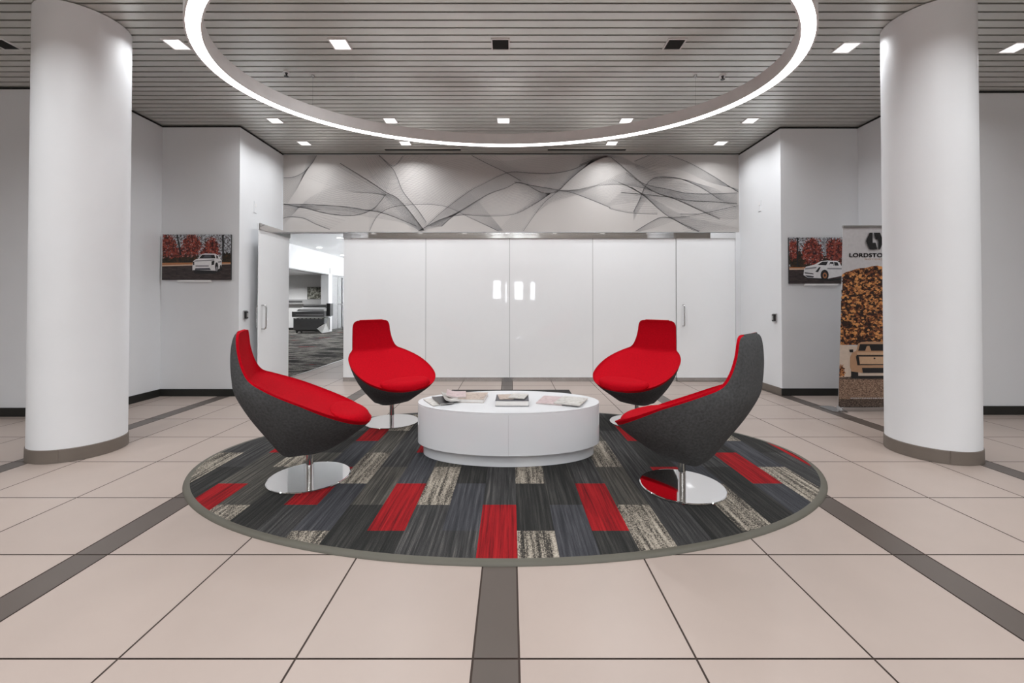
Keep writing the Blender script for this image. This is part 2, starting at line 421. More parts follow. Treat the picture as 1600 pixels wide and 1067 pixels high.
fan(c_mid, c_bowl, 12); fan(c_bowl, R4((0, 760), (250, 500), (500, 380), (700, 330), (800, 300), (900, 260), (1000, 150), (1100, 60)), 18)
fan(c_low, c_mid[:5], 10)
fan(c_main, R4((250, 600), (500, 600), (800, 660), (1000, 690), (1150, 720), (1250, 760), (1340, 812)), 22, 0.9)
fan(c_band, c_crest, 26, 1.0, 0.003); fan(c_crest, R5((-600, 500), (-300, 300), (0, 150), (300, 100), (600, 130), (850, 100), (1100, 80), (1350, 60), (1600, 30)), 20, 1.2)
fan(R5((-240, 812), (0, 690), (200, 650), (450, 660), (700, 640), (900, 540), (1050, 440)), c_band[:9], 20, 1.1)
fan(R5((780, 812), (900, 640), (1000, 520), (1120, 420), (1200, 340)), R5((540, 812), (700, 640), (820, 560), (940, 440), (1060, 260)), 15, 1.0)
fan(R5((-700, 812), (-600, 640), (-400, 560), (0, 560), (300, 690), (560, 812)), R5((-700, 300), (-300, 60), (0, 200), (250, 420), (420, 600), (600, 812)), 24, 0.9, 0.0025)
fan(R5((250, 55), (430, 150), (600, 230), (760, 320)), R5((480, 55), (640, 170), (800, 230), (1000, 330)), 9)
fan(c_cross, c_rise, 22, 1.2); fan(c_peak, c_rise, 22, 1.2)
fan(c_hook, R6((370, 700), (450, 560), (560, 420), (700, 330), (820, 300), (1000, 350), (1200, 420), (1380, 600)), 12)
fan(c_right, c_right2, 16, 1.0); fan(c_right2, R6((100, 560), (450, 520), (700, 560), (900, 620), (1100, 660), (1370, 690)), 12)
fan(c_drop, R6((150, 300), (420, 420), (600, 520), (820, 640), (1100, 720), (1370, 780)), 16)
fan(c_wave, R6((420, 812), (600, 760), (800, 690), (1000, 640), (1200, 560), (1400, 420)), 10)
fan(c_peak, R6((-100, 60), (200, 70), (400, 160), (600, 240), (800, 330), (1100, 400), (1370, 520)), 18, 1.1)
fan(R6((380, 130), (600, 60), (850, 120), (1100, 250), (1380, 430)), R6((400, 210), (600, 180), (850, 220), (1100, 330), (1380, 400)), 12, 1.0)
fan(R6((820, 640), (1000, 640), (1200, 600), (1380, 560)), R6((850, 812), (1050, 770), (1250, 740), (1380, 660)), 8, 1.0)
lb.build('line_print', ['ink', 'ink2'], mural, fix=False)

# ------------------------------------------------------------------ white glass wall and its doors
GT = 2.335
seams = [-2.63, -1.333, -0.012, 1.297, 2.607]
names = ['white frosted glass wall panel beside the open doorway',
         'white frosted glass wall panel, second from the open doorway',
         'white frosted glass wall panel, third from the open doorway',
         'white frosted glass wall panel beside the closed right glass door']
for i in range(4):
    t = thing('glass_panel', names[i], 'glass panel', ((seams[i] + seams[i + 1]) / 2, WB, 0), 0, 'fixed panels of the glass wall')
    w = (seams[i + 1] - seams[i]) / 2 - 0.004
    b = MB(); b.box(-w, w, 0.0, 0.014, 0.065, 2.25); b.build('pane', 'glass', t)
    b = MB(); b.box(-w - 0.0035, w + 0.0035, -0.008, 0.022, 0.0, 0.065); b.build('bottom_rail', 'steel', t)
    b = MB(); b.box(w, w + 0.0076, 0.001, 0.013, 0.066, 2.25); b.build('edge_seam', 'seam', t)
t = thing('top_rail', 'long polished metal top rail above the white glass wall', 'rail', (0, WB, 0))
b = MB(); b.box(-2.63, 2.612, -0.022, 0.036, 2.252, GT); b.build('rail_body', 'chrome', t)
b = MB(); b.box(-2.63, 2.612, -0.024, -0.0225, 2.30, 2.306); b.build('rail_groove', 'steel', t)
def handle_path(h, dep, r):
    pts = [(0, 0, -h / 2)]
    for k in range(7):
        a = PI / 2 * k / 6; pts.append((0, -dep + r - r * math.sin(a), -h / 2 - 0 + r - r * math.cos(a) if False else -h / 2 + r * (1 - math.cos(a))))
    for k in range(7):
        a = PI / 2 * k / 6; pts.append((0, -dep + r - r * math.cos(a), h / 2 - r + r * math.sin(a)))
    pts.append((0, 0, h / 2))
    return pts
def glass_door(label, loc, rz, w, hx, both):
    t = thing('glass_door', label, 'door', loc, rz)
    s = 1 if hx > 0 else -1
    b = MB(); b.rbox(min(0, s * w), max(0, s * w), -0.006, 0.006, 0.012, 2.25, 0.004); b.build('pane', 'glass', t)
    b = MB(); b.box(min(0, s * w), max(0, s * w), -0.022, 0.022, 2.25, 2.335); b.build('top_rail', 'chrome', t)
    b = MB(); b.box(min(0, s * w), max(0, s * w), -0.016, 0.016, 0.006, 0.06); b.build('bottom_rail', 'steel', t)
    for sd in ((1, -1) if both else (1,)):
        b = MB(); b.tube([(hx + p[0], sd * (p[1] - 0.006), 1.035 + p[2]) for p in handle_path(0.33, 0.062, 0.035)], 0.011, 12)
        b.build('pull_handle', 'steel', t, smooth=60)
    return t
# left door stands open along the side wall; right door is shut
glass_door('white frosted glass door standing open beside the doorway to the office', (-3.478, WB - 0.03, 0), math.radians(-90 + 180 - 180), 0.80, 0.72, True)
glass_door('closed white frosted glass door at the right end of the glass wall', (3.545, WB + 0.008, 0), 0, 0.928, -0.83, False)

# ------------------------------------------------------------------ card readers, plates
def reader(label, loc, rz):
    t = thing('card_reader', label, 'card reader', loc, rz)
    b = MB(); b.rbox(-0.038, 0.038, 0.0, 0.02, -0.06, 0.06, 0.008); b.build('back_plate', 'steel', t)
    b = MB(); b.rbox(-0.026, 0.026, -0.02, 0.0, -0.048, 0.048, 0.008); b.build('reader_body', 'plastic_black', t)
    b = MB(); b.rbox(-0.014, 0.014, -0.024, -0.02, -0.028, 0.028, 0.002); b.build('reader_face', 'plastic_grey', t)
reader('small black card reader on the wall beside the open glass door', (-3.5795, 5.72, 1.07), math.radians(90))
reader('small black card reader on the wall beside the closed glass door', (3.5997, 5.77, 1.03), math.radians(-90))
def plate(name, label, cat, loc, rz, w, h, parts):
    t = thing(name, label, cat, loc, rz)
    b = MB(); b.rbox(-w / 2, w / 2, -0.007, 0, -h / 2, h / 2, 0.003); b.build('cover_plate', 'wall', t)
    for x, z, a, c in parts:
        b = MB(); b.rbox(x - a / 2, x + a / 2, -0.011, -0.007, z - c / 2, z + c / 2, 0.0015); b.build('socket_face', 'white', t)
plate('power_outlet', 'white power outlet low on the wall behind the near right chair', 'outlet', (3.6195, 6.12, 0.30), math.radians(-90), 0.07, 0.115, [(0, 0.022, 0.034, 0.028), (0, -0.022, 0.034, 0.028)])
plate('alarm_strobe', 'small white wall plate high above the open glass door', 'wall plate', (-3.5995, 5.94, 2.58), math.radians(90), 0.06, 0.16, [(0, 0.03, 0.03, 0.05)])
plate('alarm_strobe', 'small white wall plate high above the closed glass door', 'wall plate', (3.6195, 6.11, 2.64), math.radians(-90), 0.06, 0.16, [(0, 0.03, 0.03, 0.05)])

# ------------------------------------------------------------------ pictures and banner: flat prints
def inkflat(name, col): return paint(name, col, 0.45, var=0.05, scale=30)
MT['i_white'] = inkflat('print white', srgb(234, 233, 234)); MT['i_grey'] = inkflat('print grey', srgb(150, 150, 154))
MT['i_dark'] = inkflat('print dark', srgb(30, 29, 31)); MT['i_mid'] = inkflat('print slate', srgb(82, 84, 90))
MT['i_asphalt'] = blotch('print asphalt', [(0.35, srgb(40, 34, 34)), (0.55, srgb(66, 56, 55)), (0.7, srgb(98, 86, 84))], 9, stretch=(1, 1, 5))
MT['i_orange'] = inkflat('print verge', srgb(178, 118, 78)); MT['i_pale'] = inkflat('print kerb', srgb(212, 182, 158))
MT['i_sky'] = blotch('print sky and twigs', [(0.40, srgb(60, 52, 52)), (0.48, srgb(140, 138, 142)), (0.54, srgb(200, 206, 212))], 40)
MT['i_leaf'] = blotch('print red leaves', [(0.38, srgb(30, 18, 18)), (0.46, srgb(92, 36, 32)), (0.52, srgb(140, 56, 46)), (0.57, srgb(176, 90, 70)), (0.61, srgb(70, 32, 30)), (0.66, srgb(176, 160, 160))], 22, 9)
MT['i_under'] = blotch('print undergrowth', [(0.35, srgb(22, 22, 18)), (0.55, srgb(54, 44, 30)), (0.7, srgb(112, 62, 36))], 26)
MT['i_hill'] = blotch('print hillside', [(0.40, srgb(36, 24, 22)), (0.47, srgb(92, 52, 38)), (0.52, srgb(178, 112, 66)), (0.58, srgb(224, 160, 100)), (0.62, srgb(98, 58, 42)), (0.68, srgb(200, 150, 110))], 22, 3)
MT['i_bush'] = blotch('print bushes', [(0.42, srgb(32, 22, 22)), (0.55, srgb(74, 46, 36)), (0.62, srgb(180, 116, 68))], 30, 4)
MT['i_haze'] = inkflat('print haze', srgb(212, 194, 178)); MT['i_tan'] = inkflat('print tan', srgb(186, 146, 114)); MT['i_tan2'] = inkflat('print light tan', srgb(206, 170, 138))
MT['i_gravel'] = blotch('print gravel', [(0.36, srgb(70, 52, 44)), (0.5, srgb(140, 112, 94)), (0.64, srgb(186, 160, 138))], 60, 3, stretch=(1, 1, 2))
MT['i_gravel2'] = blotch('print dark gravel', [(0.36, srgb(44, 36, 34)), (0.5, srgb(84, 70, 62)), (0.66, srgb(138, 120, 106))], 60, 3, stretch=(1, 1, 2))
MT['i_banner'] = inkflat('print pale grey', srgb(205, 203, 205))

MT['i_red1'] = inkflat('print scarlet', srgb(176, 74, 54)); MT['i_red2'] = inkflat('print maroon', srgb(70, 28, 28)); MT['i_red3'] = inkflat('print pink', srgb(186, 142, 136))
MT['i_or1'] = inkflat('print ochre', srgb(226, 158, 94)); MT['i_or2'] = inkflat('print sienna', srgb(128, 74, 48)); MT['i_br'] = inkflat('print umber', srgb(44, 28, 25))
class Print:
    """flat inks laid on a board; pts come as image fractions, y down, and every ink layer sits a hair above the last"""
    def __init__(s, w, h, conv): s.b = MB(); s.w, s.h, s.conv, s.n, s.mats = w, h, conv, 0, []
    def mi(s, m):
        if m not in s.mats: s.mats.append(m)
        return s.mats.index(m)
    def poly(s, m, *pts):
        s.n += 1; y = -0.00025 * s.n
        P = []
        for q in pts:
            u, v = s.conv(*q); u = min(max(u, 0), 1); v = min(max(v, 0), 1)
            P.append(((u - 0.5) * s.w, y, -v * s.h))
        s.b.poly(P, s.mi(m))
    def rect(s, m, x0, y0, x1, y1): s.poly(m, (x0, y0), (x1, y0), (x1, y1), (x0, y1))
    def oval(s, m, cx, cy, rx, ry, n=16): s.poly(m, *[(cx + rx * math.cos(2 * PI * k / n), cy + ry * math.sin(2 * PI * k / n)) for k in range(n)])
    def blob(s, m, cx, cy, rx, ry, jag=0.3, n=80):
        fs = [1 - jag * random.random() for _ in range(n)]; pts = [(cx + rx * f * math.cos(2 * PI * k / n), cy + ry * f * math.sin(2 * PI * k / n)) for k, f in enumerate(fs)]
        s.n += 1
        def P(q):
            u, v = s.conv(*q); return ((min(max(u, 0), 1) - .5) * s.w, -0.00025 * s.n, -min(max(v, 0), 1) * s.h)
        c = s.b.vert(P((cx, cy))); ids = [s.b.vert(P(q)) for q in pts]
        for k in range(n): s.b.face((c, ids[k], ids[(k + 1) % n]), s.mi(m))
    def flecks(s, inks, n, x0, x1, y0, y1, r, inside):
        s.n += 1; y = -0.00025 * s.n
        for _ in range(n):
            cx, cy = random.uniform(x0, x1), random.uniform(y0, y1)
            if not inside(cx, cy): continue
            rr = r * random.uniform(.4, 1); m = s.mi(random.choice(inks)); pts = []
            for k in range(7):
                f = rr * random.uniform(.6, 1); u, v = s.conv(cx + f * math.cos(2 * PI * k / 7), cy + .7 * f * math.sin(2 * PI * k / 7))
                pts.append(((min(max(u, 0), 1) - .5) * s.w, y - .00002 * random.random(), -min(max(v, 0), 1) * s.h))
            s.b.poly(pts, m)
    def build(s, name, parent): return s.b.build(name, s.mats, parent, fix=False)

def picture(label, loc, w, h, draw, conv):
    t = thing('wall_picture', label, 'picture', loc)
    b = MB(); b.rbox(-w / 2, w / 2, 0.0005, 0.022, -h, 0, 0.003); b.build('backing_board', 'i_dark', t)
    p = Print(w, h, conv); draw(p); p.build('printed_picture', t)
    b = MB(); b.rbox(-0.245, 0.195, -0.012, 0.022, -h - 0.026, -h - 0.001, 0.004); b.build('bottom_rail', 'white', t)
def draw_left(p):
    p.rect('i_sky', 150, 155, 1172, 600)
    p.blob('i_under', 300, 500, 240, 110); p.blob('i_under', 1120, 520, 90, 110); p.blob('i_under', 520, 500, 200, 90)
    p.blob('i_leaf', 240, 330, 130, 200); p.blob('i_leaf', 590, 320, 150, 190); p.blob('i_leaf', 400, 420, 120, 90); p.blob('i_leaf', 880, 340, 120, 150); p.blob('i_leaf', 860, 430, 170, 80)
    tree = lambda x, y: ((x - 240) / 130) ** 2 + ((y - 330) / 200) ** 2 < 1.1 or ((x - 590) / 150) ** 2 + ((y - 320) / 190) ** 2 < 1.1 or ((x - 880) / 120) ** 2 + ((y - 350) / 150) ** 2 < 1.1 or ((x - 410) / 120) ** 2 + ((y - 430) / 80) ** 2 < 1
    p.flecks(['i_red1', 'i_red2', 'i_red2', 'i_red3', 'i_under', 'i_red1'], 900, 150, 1060, 158, 520, 15, tree)
    p.flecks(['i_under', 'i_dark', 'i_red2'], 220, 150, 1172, 158, 500, 13, lambda x, y: not tree(x, y))
    p.poly('i_dark', (1040, 160), (1065, 160), (1070, 480), (1045, 480)); p.poly('i_dark', (360, 160), (380, 160), (440, 470), (415, 470))
    p.rect('i_under', 150, 520, 620, 596); p.rect('i_under', 1030, 530, 1172, 590)
    p.poly('i_orange', (150, 582), (1172, 570), (1172, 604), (150, 622)); p.poly('i_pale', (150, 616), (1172, 590), (1172, 602), (150, 636))
    p.poly('i_asphalt', (150, 634), (1172, 602), (1172, 838), (150, 838))
    p.poly('i_dark', (605, 690), (950, 690), (1040, 660), (1050, 690), (930, 745), (640, 742))
    p.poly('i_white', (605, 695), (603, 640), (612, 560), (640, 535), (690, 515), (742, 450), (790, 440), (940, 445), (990, 470), (1010, 515), (1042, 545), (1040, 650), (1010, 665), (940, 702), (620, 702))
    p.poly('i_dark', (700, 515), (748, 458), (930, 460), (945, 513)); p.poly('i_mid', (760, 505), (790, 470), (880, 470), (890, 505)); p.poly('i_dark', (955, 465), (985, 485), (1002, 520), (962, 515))
    p.poly('i_grey', (640, 547), (930, 530), (925, 548), (640, 562)); p.poly('i_dark', (612, 565), (632, 560), (632, 615), (614, 617)); p.poly('i_dark', (890, 560), (932, 548), (926, 610), (888, 617))
    p.rect('i_dark', 650, 622, 850, 634); p.poly('i_mid', (650, 662), (860, 656), (882, 690), (640, 692))
    p.poly('i_dark', (606, 690), (940, 698), (930, 716), (640, 716)); p.oval('i_dark', 966, 640, 24, 66); p.oval('i_grey', 968, 672, 14, 36); p.oval('i_dark', 1028, 650, 14, 38); p.poly('i_white', (985, 495), (1025, 497), (1020, 518), (985, 515))
    p.poly('i_grey', (990, 560), (1040, 552), (1040, 572), (992, 582))
picture('print of a white pickup truck before red trees, left of the open doorway', (-4.148, PL - 0.0225, 2.138), 0.905, 0.603, draw_left, lambda x, y: ((x - 150) / 1022, (y - 155) / 683))
def draw_right(p):
    p.rect('i_sky', 38, 107, 389, 268)
    p.blob('i_under', 75, 220, 50, 60); p.blob('i_under', 200, 235, 180, 40)
    p.blob('i_leaf', 160, 180, 62, 78); p.blob('i_leaf', 275, 175, 55, 75); p.blob('i_leaf', 60, 170, 30, 60, 0.4); p.blob('i_leaf', 360, 180, 40, 70)
    tree = lambda x, y: ((x - 160) / 62) ** 2 + ((y - 180) / 78) ** 2 < 1.1 or ((x - 275) / 55) ** 2 + ((y - 175) / 75) ** 2 < 1.1 or ((x - 60) / 30) ** 2 + ((y - 170) / 60) ** 2 < 1
    p.flecks(['i_red1', 'i_red2', 'i_red2', 'i_red3', 'i_under', 'i_red1'], 800, 38, 389, 108, 255, 5.5, tree)
    p.flecks(['i_under', 'i_dark', 'i_red2'], 260, 38, 389, 108, 240, 5, lambda x, y: not tree(x, y))
    p.poly('i_dark', (78, 108), (86, 108), (84, 262), (76, 262)); p.poly('i_grey', (215, 110), (224, 110), (232, 200), (224, 200))
    p.poly('i_orange', (38, 258), (389, 258), (389, 268), (38, 268)); p.poly('i_pale', (38, 264), (389, 262), (389, 270), (38, 274))
    p.poly('i_asphalt', (38, 272), (389, 268), (389, 342), (38, 342))
    p.poly('i_dark', (112, 298), (240, 320), (388, 306), (388, 318), (240, 328), (130, 316))
    p.poly('i_white', (111, 298), (114, 268), (124, 256), (165, 246), (200, 229), (235, 224), (285, 226), (300, 235), (306, 250), (384, 254), (384, 296), (310, 302), (240, 316), (132, 312))
    p.poly('i_dark', (184, 247), (209, 230), (239, 229), (229, 249)); p.poly('i_dark', (243, 247), (250, 232), (266, 231), (269, 250)); p.poly('i_dark', (272, 250), (270, 231), (288, 234), (294, 250))
    p.poly('i_grey', (120, 262), (180, 256), (176, 264), (118, 270)); p.poly('i_grey', (235, 262), (384, 264), (384, 270), (235, 268))
    p.poly('i_dark', (172, 282), (192, 258), (200, 258), (186, 284)); p.poly('i_dark', (116, 284), (162, 290), (162, 295), (116, 289)); p.poly('i_mid', (118, 298), (165, 304), (160, 311), (130, 309))
    p.oval('i_dark', 220, 298, 21, 27); p.oval('i_orange', 221, 300, 11, 15); p.oval('i_dark', 221, 300, 5, 7); p.oval('i_dark', 352, 290, 18, 24); p.oval('i_grey', 352, 291, 9, 13); p.poly('i_white', (246, 240), (266, 242), (264, 252), (246, 250))
picture('print of a white pickup truck on the wall partly behind the tall banner', (4.161, PR - 0.0225, 2.105), 0.90, 0.617, draw_right, lambda x, y: ((x - 38) / 351, (y - 107) / 235))

# retractable banner
BW, BH = 0.76, 2.065
bn = thing('banner_stand', 'tall pull-up banner with hexagon logo and truck picture, partly behind the right column', 'banner', (4.17, 4.86, 0), math.radians(0))
b = MB(); b.rbox(-0.40, 0.40, -0.045, 0.045, 0.0, 0.045, 0.012); b.build('base_cassette', 'steel', bn, smooth=True)
for sx in (-0.39, 0.30):
    b = MB(); b.rbox(sx - 0.14 if sx < 0 else sx - 0.05, sx + 0.02, -0.12, 0.16, 0.0, 0.018, 0.05); b.build('foot', 'steel', bn)
b = MB(); b.tube([(0, 0.03, 0.045), (0, 0.03, 2.11)], 0.008, 8); b.build('support_pole', 'steel', bn)
SH = 0.075                      # the sheet hangs a little askew
def lean(o):
    for v in o.data.vertices: v.co.x += (v.co.z + BH) / BH * SH - 0.035
    return o
sheet = MB(); sheet.box(-BW / 2, BW / 2, 0.0006, 0.0025, -BH, 0)
sh = sheet.build('banner_sheet', 'i_banner', bn); sh.location = (0, -0.006, 2.11); lean(sh)
def bconv(x, y): return ((x - (320 - 33 * (y - 50) / 950)) / 350, (y - 50) / 950)
p = Print(BW, BH, bconv)
p.poly('i_hill', (318, 300), (335, 290), (360, 284), (385, 275), (410, 270), (440, 268), (470, 260), (500, 256), (515, 260), (540, 266), (580, 275), (640, 292), (680, 300), (660, 672), (300, 676))
p.blob('i_bush', 330, 460, 40, 36); p.blob('i_bush', 440, 580, 46, 40); p.blob('i_bush', 360, 330, 50, 26, 0.4); p.blob('i_bush', 470, 290, 60, 22, 0.4); p.blob('i_bush', 400, 480, 16, 60, 0.4); p.blob('i_bush', 340, 570, 30, 24); p.blob('i_bush', 440, 650, 100, 30); p.blob('i_bush', 560, 420, 60, 40); p.blob('i_bush', 590, 560, 60, 50)
p.flecks(['i_or1', 'i_br', 'i_br', 'i_or2', 'i_or1', 'i_br'], 1100, 300, 670, 262, 660, 13, lambda x, y: y > 300 - (x - 318) * .24 + 8 and y > 262 + max(0, x - 520) * .3)
p.poly('i_haze', (299, 674), (380, 684), (660, 676), (655, 852), (291, 852))
p.blob('i_hill', 303, 815, 26, 42, 0.5)
p.poly('i_gravel', (291, 850), (655, 850), (652, 965), (288, 965)); p.poly('i_gravel2', (288, 960), (652, 960), (650, 1000), (287, 1000))
p.blob('i_gravel2', 420, 850, 190, 9)
p.poly('i_dark', (352, 838), (604, 838), (600, 852), (360, 852))
p.rect('i_dark', 355, 790, 393, 848); p.rect('i_dark', 563, 790, 601, 848)
p.poly('i_tan', (349, 790), (350, 740), (362, 716), (384, 705), (393, 668), (410, 660), (470, 657), (545, 660), (562, 668), (572, 705), (594, 716), (606, 740), (607, 790), (600, 815), (545, 822), (411, 822), (357, 815))
p.poly('i_dark', (393, 706), (403, 671), (553, 671), (563, 706)); p.poly('i_tan', (430, 706), (438, 682), (452, 680), (462, 706)); p.poly('i_tan2', (386, 714), (570, 714), (568, 728), (388, 728))
p.rect('i_dark', 384, 728, 572, 736); p.poly('i_tan2', (398, 738), (558, 738), (556, 776), (402, 776)); p.poly('i_dark', (380, 734), (395, 734), (402, 782), (388, 782)); p.poly('i_dark', (576, 734), (561, 734), (554, 782), (568, 782))
p.rect('i_dark', 402, 776, 556, 781); p.poly('i_dark', (412, 796), (546, 796), (542, 822), (416, 822)); p.oval('i_dark', 478, 746, 5, 5)
p.poly('i_dark', (346, 700), (366, 699), (366, 714), (348, 713)); p.poly('i_dark', (610, 700), (590, 699), (590, 714), (608, 713))
for k in range(26): p.rect('i_banner', 350 + k * 9.6, 952, 350 + k * 9.6 + 5 + random.random() * 3, 957)
# hexagon with a lightning bolt left white
p.poly('i_dark', (455, 83), (471, 83), (471, 136), (487, 136), (495, 172), (455, 172), (436, 128)); p.poly('i_dark', (477, 83), (510, 83), (528, 128), (510, 172), (500, 172), (501, 118), (486, 118))
pr = p.build('printed_picture', bn); pr.location = (0, -0.006, 2.11); lean(pr)
b = MB(); b.box(-BW / 2 - 0.004, BW / 2 + 0.004, -0.010, 0.008, -0.016, 0.012); tr = b.build('top_bar', 'steel', bn); tr.location = (0, -0.006, 2.11); lean(tr)
def word(name, txt, size, sx, mat, zx, zy, off, space):
    cu = bpy.data.curves.new(name, 'FONT'); cu.body = txt; cu.size = size; cu.align_x = 'CENTER'; cu.space_character = space; cu.extrude = 0.0002
    o = bpy.data.objects.new(name, cu); C.objects.link(o)
    dg = bpy.context.evaluated_depsgraph_get(); me = bpy.data.meshes.new_from_object(o.evaluated_get(dg)); bpy.data.objects.remove(o)
    me.materials.clear(); me.materials.append(MT[mat])
    u, v = bconv(zx, zy)
    src = [(q.co.x, q.co.y, q.co.z) for q in me.vertices]; pol = [tuple(f.vertices) for f in me.polygons]
    V, F = [], []
    for dx, dz in ((0, 0), (off, 0), (-off, 0), (0, off), (0, -off), (off * .7, off * .7), (-off * .7, -off * .7)) if off else ((0, 0),):
        k = len(V)
        V += [((u - 0.5) * BW + a * sx + dx, -0.003 - c, -v * BH + b_ + dz) for a, b_, c in src]
        F += [tuple(i + k for i in f) for f in pol]
    me = bpy.data.meshes.new(name); me.from_pydata(V, [], F); me.materials.append(MT[mat])
    t = bpy.data.objects.new(name, me); C.objects.link(t); t.parent = bn; t.location = (0, -0.006, 2.11); lean(t)
word('lettering', 'LORDSTOWN', 0.062, 1.32, 'i_dark', 474, 211, 0.0026, 1.06)
word('lettering', 'MOTORS', 0.026, 1.5, 'i_tan', 480, 227, 0.0, 1.5)

# ------------------------------------------------------------------ rug
RA, RB, RX, RY = 2.36, 1.435, -0.035, 3.42
rug = thing('area_rug', 'large oval rug of charcoal, red and beige carpet planks with olive edging', 'rug', (0, 0, 0))
b = MB(); b.oval([(0.0, 0.0005), (0.004, 0.009), (0.015, 0.0158), (0.034, 0.016), (0.04, 0.0155), (0.04, 0.0005)], RA, RB, 160, RX, RY)
b.build('edge_trim', 'rug_edge', rug, smooth=True)
pa, pb = RA - 0.04, RB - 0.04
pm = MB(); PLM = ['pl0', 'pl1', 'pl2', 'pl3', 'plr', 'plb']
L = 0.59
redset = {(0, 0), (0, 2), (0, 4), (-3, 0), (-3, 2), (3, 0), (3, 2), (-6, 1), (-6, 3), (6, 1), (6, 3), (-9, 0), (-9, 2), (9, 1), (9, 3), (12, 2), (-12, 1)}
beige = {(-2, 1), (-2, 3), (1, -1), (1, 1), (4, 0), (4, 2), (-5, -1), (-5, 1), (-5, 3), (-8, 0), (-8, 2), (-11, 1), (7, 0), (7, 2), (10, 1), (10, 3)}
for c in range(-13, 14):
    x0 = -0.165 + 0.2 * c; odd = c % 2
    for r in range(-3, 8):
        ya = (2.27 if odd else 1.97) + L * r; yb = ya + L
        mi = 4 if (c, r) in redset else 5 if (c, r) in beige else random.choice([0, 0, 1, 1, 2, 3])
        n = 8
        for k in range(n):
            xa, xb = x0 + 0.2 * k / n, x0 + 0.2 * (k + 1) / n
            def lim(xx):
                q = 1 - ((xx - RX) / pa) ** 2
                return pb * math.sqrt(q) if q > 0 else None
            la, lb2 = lim(xa), lim(xb)
            if la is None and lb2 is None: continue
            la = la or 0.0; lb2 = lb2 or 0.0
            pts = [(xa, min(max(ya, RY - la), RY + la)), (xb, min(max(ya, RY - lb2), RY + lb2)), (xb, min(max(yb, RY - lb2), RY + lb2)), (xa, min(max(yb, RY - la), RY + la))]
            if abs(pts[3][1] - pts[0][1]) < 1e-4 and abs(pts[2][1] - pts[1][1]) < 1e-4: continue
            uniq = []
            for q in pts:
                if not uniq or math.dist(q, uniq[-1]) > 1e-5: uniq.append(q)
            if len(uniq) > 2: pm.poly([(q[0], q[1], 0.0155) for q in uniq], mi)
pm.build('carpet_planks', PLM, rug, fix=False)
b = MB(); b.box(-0.825, 0.825, 5.15, 5.965, 0.0005, 0.012); tag(b.build('floor_mat', 'mat'), 'dark floor mat lying behind the white oval coffee table', 'mat')

# ------------------------------------------------------------------ swivel chairs
RIM = [(0, -.395, 1.03, .135), (.025, -.397, 1.022, .185), (.07, -.396, .985, .212), (.2, -.386, .90, .222), (.35, -.358, .80, .238), (.45, -.318, .735, .264), (.52, -.258, .70, .325), (.6, -.165, .655, .385), (.7, -.045, .60, .42), (.8, .10, .53, .42), (.88, .23, .47, .375), (.95, .34, .42, .27), (.985, .392, .394, .14), (1, .41, .385, 0.0)]
INN = [(0, -.40, 1.03), (.07, -.405, .985), (.2, -.40, .90), (.35, -.378, .79), (.41, -.365, .735), (.43, -.358, .712), (.445, -.345, .702), (.46, -.325, .698), (.52, -.258, .670), (.6, -.165, .617), (.7, -.045, .548), (.8, .10, .476), (.88, .23, .418), (.95, .335, .386), (1, .41, .385)]
KEEL = [(0, -.425, 1.02, .13), (.07, -.440, .97, .15), (.2, -.448, .87, .155), (.35, -.440, .74, .16), (.45, -.42, .635, .16), (.52, -.345, .49, .155), (.6, -.245, .34, .145), (.68, -.152, .212, .125), (.76, -.06, .198, .12), (.84, .05, .198, .115), (.9, .15, .22, .10), (.95, .275, .285, .08), (1, .405, .36, .0)]
NS, NV = 64, 24
def srow(i): return i / NS
